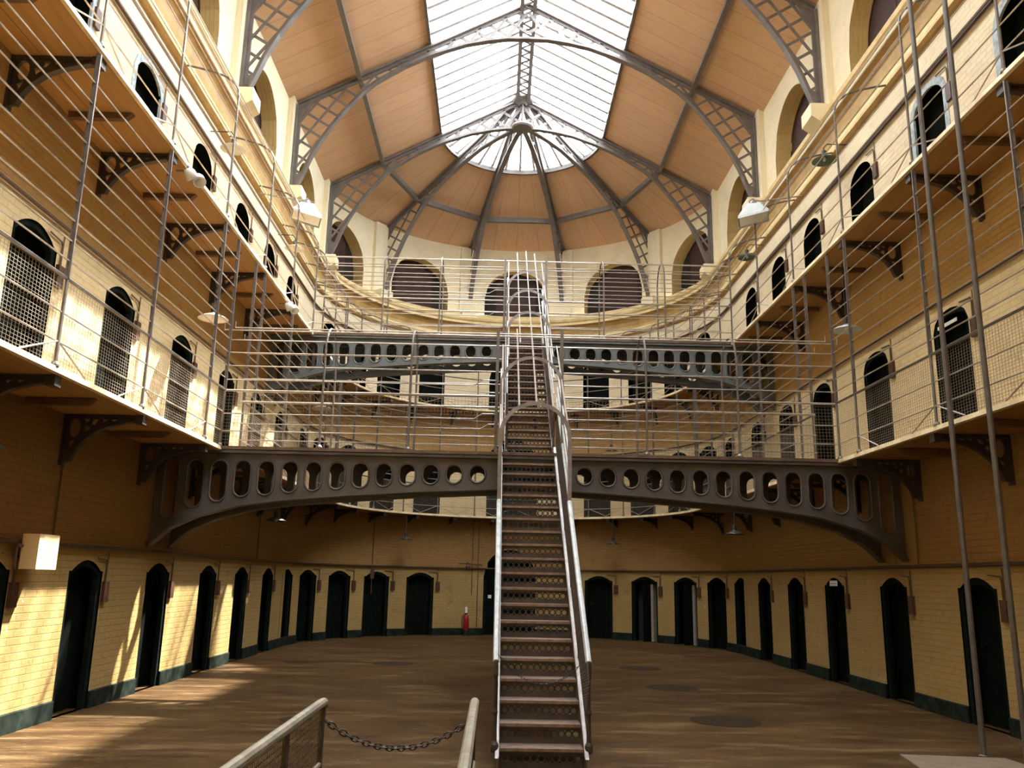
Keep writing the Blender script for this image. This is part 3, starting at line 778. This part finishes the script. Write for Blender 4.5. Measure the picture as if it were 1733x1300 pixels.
# ---------------------------------------------------------------- cell doors
def prof2d(w, top, z0, inset=0, n=16):
    ww = w-2*inset
    return [(-ww/2,z0),(ww/2,z0)]+[(ww/2-ww*k/n, top(ww/2-ww*k/n)-inset) for k in range(n+1)]
def door_proto(w, top, frame=True, depth=.2, ajar=False):
    d = thing('door_1', None, None, kind='structure')
    if frame:
        MB().plate(prof2d(w-.006,top,0), [prof2d(w-.006,top,0.004,.075)], .07, lambda u, z, t: (u, t-.09, z-.004)).build('door_frame', M['door_frame'], d)
    m = MB(); m.plate(prof2d(w,top,.005,.004), [], .045, lambda u, z, t: (u, t-depth-.045, z))
    lf = m.build('door_leaf', M['door'], d)
    if ajar:
        lf.location = (-.36,-.26,0); lf.rotation_euler = (0,0,R_(72))
        MB().plate(prof2d(w,top,0), [], .01, lambda u, z, t: (u, t-.39, z)).build('dark_backing', M['void'], d)  # dark panel added behind the gap to stand in for the unlit cell
        MB().box((-.20,-.24,.01),(-.12,-.13,1.62)).build('door_edge', M['leaf_grey'], d); MB().box((-.40,-.32,.01),(-.2,-.26,1.62)).build('door_edge', M['leaf_grey'], d)
    else:
        m = MB(); m.box((.20,-depth-.0,.98),(.34,-depth+.018,1.02)); m.box((.30,-depth,.93),(.35,-depth+.025,1.07)); m.build('bolt', M['door_frame'], lf)
        m = MB(); m.lathe([(.0,.014),(.03,.012),(.035,0)], (0,0,0), 10); m.v = [(v[0], v[2]-depth, v[1]+1.42) for v in m.v]; m.build('spyhole', M['door_frame'], lf)
    return d
rel = lambda f, z: (lambda d: f(d)-z)
P0 = door_proto(DW, g0); P0x = door_proto(DW, g0, ajar=True); P1 = door_proto(DW, rel(g1,Z1)); P1r = door_proto(DW, rel(g1r,Z1)); P2 = door_proto(DW, rel(g2,Z2), False, .22); P2b = door_proto(DW, rel(g2,Z2), False, .22)
MB().plate(prof2d(DW+.16,lambda d: rel(g2,Z2)(d*DW/(DW+.16))+.08,0), [prof2d(DW-.02,rel(g2,Z2),0.004,.02)], .035, lambda u, z, t: (u, t-.025, z)).build('door_frame', M['surround'], P2b)
dn = 0
def put(proto, x, y, z, rz, label):
    global dn; dn += 1
    o = place(proto, (x,y,z), rz, label, 'cell doors', 'door'); o.name = 'door_%d' % dn; return o
for sg, nm in ((-1,'left'), (1,'right')):
    x = XL if sg < 0 else XR; rz = R_(-90 if sg < 0 else 90)
    for i, y in enumerate(DY):
        put(P0, x, y, 0, rz, 'black arched floor level cell door in the %s wall, %s from the viewer' % (nm, WORDS[i]))
        put(P1 if sg < 0 else P1r, x, y, Z1, rz, 'black arched lower gallery cell door in the %s wall, %s from the viewer' % (nm, WORDS[i]))
        put(P2b if y < 12 else P2, x, y, Z2, rz, 'black round topped upper gallery cell door in the %s wall, %s from the viewer' % (nm, WORDS[i]))
for i, d in enumerate(DA0):
    aj = d in (43.6, 59)
    put(P0x if aj else P0, *apse(d,RW,CY[0]), 0, R_(180-d), ('cell door standing ajar' if aj else 'black arched cell door')+' at floor level in the apse, %s from the left' % WORDS[i])
for i, d in enumerate(DA1):
    put(P1, *apse(d,RW,CY[1]), Z1, R_(180-d), 'black arched cell door on the lower gallery in the apse, %s from the left' % WORDS[i])
for i, d in enumerate(DA1[1:-1]):
    put(P2, *apse(d,RW,CY[2]), Z2, R_(180-d), 'black round topped upper gallery cell door in the apse, %s from the left' % WORDS[i])
bigd = door_proto(1.62, big, True, .22); o = put(bigd, *apse(-.5,RW,CY[0]), 0, R_(180.5), 'wide black round arched doorway behind the stair at floor level'); del o['group']
o = copy_tree(bigd); o.name = 'door_200'; o.location = (*apse(-.3,RW,CY[1]),Z1); o.rotation_euler = (0,0,R_(180.3)); tag(o, 'wide black round arched doorway on the lower gallery behind the stair', 'door')
b2 = door_proto(1.62, lambda d: big(d)-.5, True, .22); o = put(b2, *apse(-.3,RW,CY[2]), Z2, R_(180.3), 'wide black arched doorway on the upper gallery behind the stair'); del o['group']
# boarded high windows
wnd = thing('window_4', None, None, kind='structure')
wl = rel(wtop, WS); MB().plate(prof2d(AW,wl,0), [], .04, lambda u, z, t: (u, t-.40, z)).build('shutter', M['shutter'], wnd)
m = MB(); m.plate(prof2d(AW,wl,0), [prof2d(AW,wl,.03,.06)], .04, lambda u, z, t: (u, t-.38, z)); m.box((-.025,-.37,.02),(.025,-.35,1.6)); m.build('frame', M['shutter'], wnd)
k = 4
def putw(x, y, rz, label):
    global k
    o = place(wnd, (x,y,WS), rz, label, 'arched high windows', 'window'); o.name = 'window_%d' % k; k += 1
for sg, nm in ((-1,'left'), (1,'right')):
    for i, y in enumerate(WY): putw(XL if sg < 0 else XR, y, R_(-90 if sg < 0 else 90), 'dark boarded arched window high on the %s wall, %s from the viewer' % (nm, WORDS[i]))
for i, d in enumerate(AA): putw(*apse(d,RW,CY[3]), R_(180-d), 'dark boarded arched window high in the apse, %s from the left' % WORDS[i])

# ---------------------------------------------------------------- boxes beside the doors, with their conduits
bx = thing('call_box', None, None)
MB().box((-.065,0,-.13),(.065,.045,.13)).build('case', M['brownbox'], bx)
m = MB(); m.tube([(.015,.02,.13),(.015,.02,.36),(.04,.02,.41),(.30,.02,.43)], .011, 5); m.tube([(-.01,.015,.13),(-.01,.015,.50)], .007, 5); m.build('conduit', M['conduit'], bx)
for sg, nm in ((-1,'left'), (1,'right')):
    x = XL if sg < 0 else XR; rz = R_(-90 if sg < 0 else 90); c = 1 if sg < 0 else -1
    for z, lv in ((0,'floor level'), (Z1,'lower gallery'), (Z2,'upper gallery')):
        for i, y in enumerate(DY):
            place(bx, (x, y+(.53 if c > 0 else -.61), z+1.43), rz, 'small brown box beside the %s cell door from the viewer, %s wall, %s' % (WORDS[i], nm, lv), 'boxes beside cell doors', 'wall box')
for i, d in enumerate(DA0[1:-1]):
    place(bx, (*apse(d+5.8,RW,CY[0]),1.43), R_(180-d-6), 'small brown box at floor level in the apse, right of the %s door there' % WORDS[i+1], 'boxes beside cell doors', 'wall box')
# long pipes and cables round the walls
def pipe_run(z, d, r, cy, s0=YB+.1, gap=None):
    pts = [(XL+d,s0,z)]+[(*apse(-90+5*k,RW-d,cy),z) for k in range(37)]+[(XR-d,s0,z)]
    return MB().tube(pts, r, 6)
tag(pipe_run(1.985, .04, .026, CY[0]).build('service_pipe', M['pipe']), 'brown service pipe running round the walls above the ground floor doors', 'pipe', 'wall pipes')
tag(pipe_run(Z1+2.02, .04, .024, CY[1]).build('service_pipe', M['pipe']), 'brown service pipe running round the walls above the lower gallery doors', 'pipe', 'wall pipes')
m = pipe_run(Z2+1.98, .04, .03, CY[2]); tag(m.build('service_pipe', M['pipe']), 'brown service pipe running round the walls above the upper gallery doors', 'pipe', 'wall pipes')
for i, (x, y, z0, z1) in enumerate([(XL+.03,10.0,1.99,2.92),(XL+.03,18.6,1.99,3.45),(XR-.03,12.4,1.99,3.45),(XR-.03,8.6,1.99,3.45)]):
    m = MB(); m.tube([(x,y,z0),(x,y,z1)], .011, 5); tag(m.build('conduit', M['conduit']), 'thin conduit dropping to the ground floor pipe, %s' % ('on the left wall near the cream box','on the left wall beyond the bridge','on the right wall beside the bridge','on the right wall by the tall poles')[i], 'conduit')
for i, d in enumerate((-46.5,-12.5,-10.6)):
    m = MB(); x, y = apse(d,RW-.03,CY[0]); m.tube([(x,y,.25 if i == 2 else 1.2),(x,y,3.45)], .012, 5)
    tag(m.build('conduit', M['conduit']), 'thin upright conduit on the apse wall %s' % ('between the doors left of the extinguisher','left of the wide doorway','at the edge of the wide doorway')[i], 'conduit')
m = MB(); x, y = apse(-46.5,RW-.05,CY[0]); m.box((x-.05,y-.05,1.62),(x+.05,y+.03,1.96)); tag(m.build('alarm_bell_box', M['brownbox']), 'reddish brown box hanging from the pipe between two apse doors', 'wall box')

vp = thing('valve_pipe', 'short rusty pipe with a valve on the apse wall above the extinguisher', 'pipe', (*apse(-12.5,RW-.06,CY[0]),2.0))
pts = [(*apse(-17+1.5*k,RW-.07,CY[0]),2.13-.008*k) for k in range(6)]
m = MB(); m.tube(pts, .016, 6); m.wbuild('pipe', M['brownbox'], vp); m = MB(); x, y = pts[2][:2]; m.lathe([(.0,1.96),(.05,1.98),(.06,2.04),(.03,2.10),(.03,2.16),(.0,2.17)], (x,y,0), 10); m.wbuild('valve', M['brownbox'], vp)
# ---------------------------------------------------------------- lamps
def shade_prof(r): return [(.02,.16),(.035,.15),(.04,.09),(r*.45,.065),(r*.8,.03),(r,0),(r-.006,-.004),(r*.78,.018),(r*.42,.05),(.03,.07)]
def pendant(x, y, z, drop, r, mat, label, arm=None):
    l = thing('pendant_lamp', label, 'lamp', (x,y,z), group='enamel pendant lamps')
    sh = MB().lathe(shade_prof(r), (0,0,0), 22).build('lamp_shade', M[mat], l, True)
    m = MB()
    if arm: m.tube([(0,0,.15),(0,0,.25),(arm[0]*.15,arm[1]*.15,.33),(arm[0],arm[1],.33)], .011, 6)
    else: m.tube([(0,0,.15),(0,0,drop)], .011, 6)
    m.lathe([(.045,.10),(.045,.19),(.02,.2)], (0,0,0), 10); m.build('stem', M['enamel_dark'], l)
    MB().lathe([(0,-.015),(.022,.0),(.028,.03),(.015,.07)], (0,0,0), 10).build('bulb', M['bulb'], sh, True); return l
u1, u0 = Z2-.07, Z1-.07
pendant(-4.6,13.08,5.66,u1-5.66,.24,'enamel','white enamel lamp under the upper gallery on the left')
pendant(5.63,13.12,5.74,u1-5.74,.24,'enamel_blue','pale grey enamel lamp under the upper gallery on the right')
pendant(-4.6,18.0,2.78,u0-2.78,.22,'enamel_dark','dark enamel lamp under the left end of the lower footbridge')
pendant(-4.72,7.72,2.78,u0-2.78,.22,'enamel_green','green enamel lamp at the left edge under the lower gallery')
for d, mt, nm in ((-38.5,'enamel_dark','left of the stair'), (36,'enamel_dark','right of the stair')):
    pendant(*apse(d,5.05,CY[0]),2.76,u0-2.76,.20,mt,'small dark lamp under the lower gallery in the apse '+nm)
pendant(5.15,18.4,2.72,u0-2.72,.2,'enamel_dark','dark lamp under the lower gallery near the right bridge end')
pendant(-4.5,21.3,5.83,u1-5.83,.27,'enamel_pink','pinkish enamel lamp under the upper gallery where the apse curve begins at left')
pendant(*apse(36.5,5.05,CY[1]),5.6,u1-5.6,.2,'enamel_rust','rust brown lamp under the upper gallery in the apse right of the stair')
pendant(-4.7,13.5,8.86,0,.22,'enamel_blue','pale grey enamel lamp high on the left wall below the cornice', (-.42,0))
pendant(-4.72,18.2,8.92,0,.22,'enamel','white enamel lamp far along the upper gallery on the left', (-.40,0))
pendant(5.72,13.75,9.08,0,.22,'enamel_green','green enamel lamp high on the right wall below the cornice', (.43,0))
pendant(5.72,18.5,9.1,0,.21,'enamel_green','green enamel lamp far along the upper gallery on the right', (.43,0))
def flood(x, y, z, sg, label):
    l = thing('floodlight', label, 'floodlight', (x,y,z), R_(-18*sg), group='floodlights')
    m = MB(); t = .33; a = [(-.13,-.17,.30),(.13,-.17,.30),(.13,.17,.30),(-.13,.17,.30)]; b = [(-.30,-.27,.10),(.30,-.27,.0),(.30,.27,.0),(-.30,.27,.10)]
    if sg > 0: b = [(-.30,-.27,.0),(.30,-.27,.10),(.30,.27,.10),(-.30,.27,.0)]
    c = [(p[0],p[1],p[2]-.05) for p in b]
    m.add(a+b+c, [(3,2,1,0)]+[(i,(i+1)%4,4+(i+1)%4,4+i) for i in range(4)]+[(4+i,4+(i+1)%4,8+(i+1)%4,8+i) for i in range(4)]); m.build('hood', M['enamel_blue'], l)
    m = MB(); m.add([(p[0]*.93,p[1]*.93,p[2]+.03) for p in c], [(0,1,2,3)]); m.build('front_glass', M['enamel'], l)
    m = MB(); m.tube([(-.05,0,.30),(-.07,0,.42),(.0,0,.47),(.07,0,.42),(.05,0,.30)], .014, 6); m.lathe([(.06,.3),(.07,.36),(.04,.42)], (0,0,0), 10); m.tube([(0,0,.44),(sg*.18,0,.40),(sg*.95,0,.42)], .016, 6); m.build('mounting_arm', M['hoop'], l)
flood(-4.12,16.6,8.95,-1,'large white floodlight hood on the upper gallery cage at left')
flood(5.10,15.95,8.90,1,'large white floodlight hood on the upper gallery cage at right')
def spots(x, y, z, label):
    l = thing('spotlight', label, 'spotlight', (x,y,z), group='twin spotlights')
    for dx, dy, a in ((-.02,-.10,35), (.04,.12,-30)):
        m = MB(); m.lathe([(.0,.0),(.05,.0),(.075,-.05),(.085,-.15),(.07,-.15),(.0,-.06)], (0,0,0), 12); mt = Matrix.Translation((dx,dy,.02)) @ Matrix.Rotation(R_(a),4,'X') @ Matrix.Rotation(R_(-25),4,'Y')
        m.v = [tuple(mt @ Vector(v)) for v in m.v]; m.build('lamp_head', M['enamel'], l, True)
    m = MB(); m.bar((0,-.14,.03),(0,.14,.03),.03,.02); m.bar((-.2,0,.03),(.05,0,.03),.03,.02); m.build('mount', M['hoop'], l)
spots(-4.10,10.3,6.80,'twin white spotlights on the nearer edge of the upper gallery at left'); spots(-4.10,15.75,6.78,'twin white spotlights on the farther edge of the upper gallery at left')
# cream box on the left wall
bxx = thing('cabinet', 'cream box on the left wall between the first cell doors', 'cabinet', (XL,9.46,1.70))
MB().box((.09,-.20,0),(.27,.22,.37)).build('case', M['cream'], bxx); m = MB(); m.tube([(.10,-.3,.24),(.10,-.21,.24)], .02, 6); m.tube([(.0,-.10,.12),(.08,-.10,.12)], .02, 6); m.tube([(.10,-.3,.24),(.10,-.30,.0)], .012, 5); m.build('conduit', M['conduit'], bxx)

# ---------------------------------------------------------------- tall poles at the right
for x, y, lab in ((5.075,9.25,'tall grey steel pole rising from the floor at right, nearer the stair'), (5.075,8.50,'tall grey steel pole rising from the floor at the right edge')):
    m = MB(); m.tube([(x,y,0),(x+.01,y+.02,10.2)], .029, 10); m.lathe([(.05,0),(.05,.02),(.03,.03)], (x,y,0), 10); tag(m.build('steel_pole', M['pole']), lab, 'pole', 'tall poles')
# ---------------------------------------------------------------- things on the floor
def stairwell_rail(x, y1, label, panel):
    g = thing('stairwell_railing', label, 'railing', (x,y1-1,0), group='stairwell railings')
    m = MB(); m.tube([(x,2.4,.95),(x,y1-.08,.95),(x,y1-.02,.945),(x,y1,.93)], .028, 10); m.wbuild('handrail', M['fgrail'], g)
    for y in (y1-.03, y1-.95, y1-1.9): MB().bar((x,y,0),(x,y,.93),.022,.06,(0,1,0)).wbuild('post', M['fgpost'], g)
    m = MB(); m.tube([(x,2.4,.60),(x,y1-.05,.60)], .016, 8); m.wbuild('middle_rail', M['fgrail'], g)
    for k in range(2):
        o = meshpanel((x,y1-1.9+.93*k), (x,y1-.97+.93*k), .05, .86, g, (.035,.03), 'fgpost')
    m = MB(); m.tube([(x,y1+.01+.03*math.sin(2*PI*k/8),.875+.03*math.cos(2*PI*k/8)) for k in range(8)], .006, 5, True); m.wbuild('ring', M['chain'], g)
stairwell_rail(-1.02, 5.49, 'grey topped mesh railing in front at lower left', 1); stairwell_rail(-.105, 5.62, 'grey topped mesh railing just left of the stair foot', 1)
def chain(p, q, sag, n, size, label):
    m = MB(); p = Vector(p); q = Vector(q)
    P = [p.lerp(q, i/n) - Vector((0,0,sag*(1-(2*i/n-1)**2))) for i in range(n+1)]
    for i in range(n):
        c = (P[i]+P[i+1])/2; d = (P[i+1]-P[i]).normalized(); h = d.cross(Vector((0,1,0))).normalized(); s = d.cross(h)
        e = h if i % 2 else s; L = (P[i+1]-P[i]).length*.68
        m.tube([c + d*L*math.cos(2*PI*k/10) + e*size*math.sin(2*PI*k/10) for k in range(10)], size*.30, 5, True)
    return tag(m.build('chain', M['chain']), label, 'chain', 'chains')
chain((-1.02,5.50,.845), (-.11,5.63,.845), .17, 26, .0165, 'dark chain hanging between the two railings in front')
chain((.05,8.38,1.0), (.90,8.38,1.0), .26, 34, .009, 'thin chain slung across the foot of the stair')
for i, (x, y, r, lab) in enumerate([(-1.98,17.82,.40,'round floor cover left of the stair near the apse'),(-3.93,17.85,.26,'small round floor cover by the left wall beyond the bridge'),(2.95,17.75,.42,'round floor cover right of the stair beyond the bridge'),(2.97,14.66,.43,'round floor cover right of the stair under the bridge'),(2.95,11.3,.44,'large round floor cover right of the stair foot'),(-2.35,10.9,.20,'small round floor cover behind the front railing')]):
    m = MB(); m.lathe([(0,.004),(r-.03,.004),(r,.003),(r,0)], (x,y,0), 32); tag(m.build('manhole_cover', M['manhole']), lab, 'floor cover', 'floor covers')
m = MB(); m.add([(4.22,9.29,.012),(5.25,9.18,.012),(5.3,8.2,.012),(4.05,8.3,.012),(4.22,9.29,0),(5.25,9.18,0),(5.3,8.2,0),(4.05,8.3,0)], [(3,2,1,0),(0,1,5,4),(3,0,4,7)])
tag(m.build('floor_slab', M['concrete']), 'pale concrete slab in the floor at the foot of the tall pole', 'floor slab')
ex = thing('fire_extinguisher', 'red fire extinguisher standing against the apse wall left of the stair', 'fire extinguisher', (*apse(-14.4,5.42,CY[0]),0))
exc = MB().lathe([(0,.09),(.07,.09),(.085,.12),(.085,.50),(.06,.58),(.025,.61),(.025,.64)], (0,0,0), 18).build('cylinder', M['red'], ex, True)
m = MB(); m.lathe([(0,0),(.12,0),(.12,.02),(.095,.03),(.095,.17),(.088,.17)], (0,0,0), 18); m.build('stand', M['black'], ex)
m = MB(); m.tube([(.0,-.02,.62),(-.08,-.04,.60),(-.13,-.05,.45),(-.12,-.05,.28),(-.08,-.06,.18)], .012, 6); m.build('hose', M['black'], ex)
m = MB(); m.box((-.05,-.03,.63),(.05,.02,.66)); m.build('handle', M['black'], exc)
m = MB(); m.box((-.035,.0,.66),(.035,.012,.84)); m.build('notice', M['white'], ex)
# small signs
def sign(x, y, z, rz, w, h, label, lines=2):
    s = thing('sign', label, 'sign', (x,y,z), rz, group='small white signs')
    MB().box((-w/2,0,0),(w/2,.008,h)).build('plate', M['white'], s)
    m = MB()
    for k in range(lines):
        zz = h*(.3+.4*k/max(1,lines-1)) if lines > 1 else h*.45
        xx = -w*.38; random.seed(k+3)
        while xx < w*.36:
            ln = random.uniform(.02,.06)*w*2; m.box((xx,.008,zz-h*.07),(min(xx+ln,w*.38),.0095,zz+h*.07)); xx += ln+.03*w
    if lines: m.build('lettering', M['ink'], s)
sign(XR-.005,15.65,1.68,R_(90),.34,.095,'white sign over the fifth floor level door of the right wall',1)
sign(XR-.005,11.05,Z1+1.86-.22,R_(90),.5,.05,'white strip sign over a lower gallery door at right',0)
sign(*apse(-6.9,RW-.2,CY[0]),1.10,R_(187),.10,.10,'small white notice on the wide doorway left of the stair',0)

# ---------------------------------------------------------------- light and camera
w = bpy.data.worlds.new('World'); bpy.context.scene.world = w; w.use_nodes = True
bg = w.node_tree.nodes['Background']; bg.inputs[0].default_value = (.93,.97,1,1)
wt = w.node_tree; tc = wt.nodes.new('ShaderNodeTexCoord'); dp = wt.nodes.new('ShaderNodeVectorMath'); dp.operation = 'DOT_PRODUCT'   # bright hazy sky, brighter towards the sun
wt.links.new(tc.outputs['Generated'], dp.inputs[0]); dp.inputs[1].default_value = (.70,.30,.65)
mr = wt.nodes.new('ShaderNodeMapRange'); wt.links.new(dp.outputs['Value'], mr.inputs['Value'])
for k, v in (('From Min',-.1),('From Max',1.0),('To Min',4.0),('To Max',27.0)): mr.inputs[k].default_value = v
wt.links.new(mr.outputs['Result'], bg.inputs[1])
sun = bpy.data.lights.new('Sun', 'SUN'); sun.energy = 58; sun.angle = R_(1.2); sun.color = (1,.95,.85)
so = bpy.data.objects.new('Sun', sun); C.objects.link(so); so.rotation_euler = Vector((-.475,-.5,-1)).to_track_quat('-Z','Y').to_euler(); so.location = (8,20,30)
pl = bpy.data.lights.new('SkylightPortal', 'AREA'); pl.shape = 'RECTANGLE'; pl.size = 2*US; pl.size_y = RY+US-YS; pl.cycles.is_portal = True
po = bpy.data.objects.new('SkylightPortal', pl); C.objects.link(po); po.location = (XC,(RY+US+YS)/2,roofz(US)-.02)
cam = bpy.data.cameras.new('Camera'); co = bpy.data.objects.new('Camera', cam); C.objects.link(co)
cam.sensor_fit = 'HORIZONTAL'; cam.sensor_width = 36; cam.lens = 36*1433.9/1733; cam.clip_end = 200; cam.clip_start = .05
th, ps, ro = .225773, .015708, .019593
fw = Vector((math.sin(ps)*math.cos(th), math.cos(ps)*math.cos(th), math.sin(th))); r0 = Vector((math.cos(ps),-math.sin(ps),0)); u0 = r0.cross(fw)
rr = r0*math.cos(ro)+u0*math.sin(ro); uu = -r0*math.sin(ro)+u0*math.cos(ro)
co.matrix_world = Matrix((rr, uu, -fw)).transposed().to_4x4(); co.location = (0,0,1.7)
sc = bpy.context.scene; sc.camera = co
sc.view_settings.view_transform = 'Standard'; sc.view_settings.look = 'None'; sc.view_settings.gamma = 1; sc.view_settings.use_curve_mapping = False
sc.view_settings.exposure = 0
sc.cycles.max_bounces = 8; sc.cycles.diffuse_bounces = 5; sc.cycles.transparent_max_bounces = 12; sc.cycles.use_denoising = True
sc.cycles.sample_clamp_indirect = 8
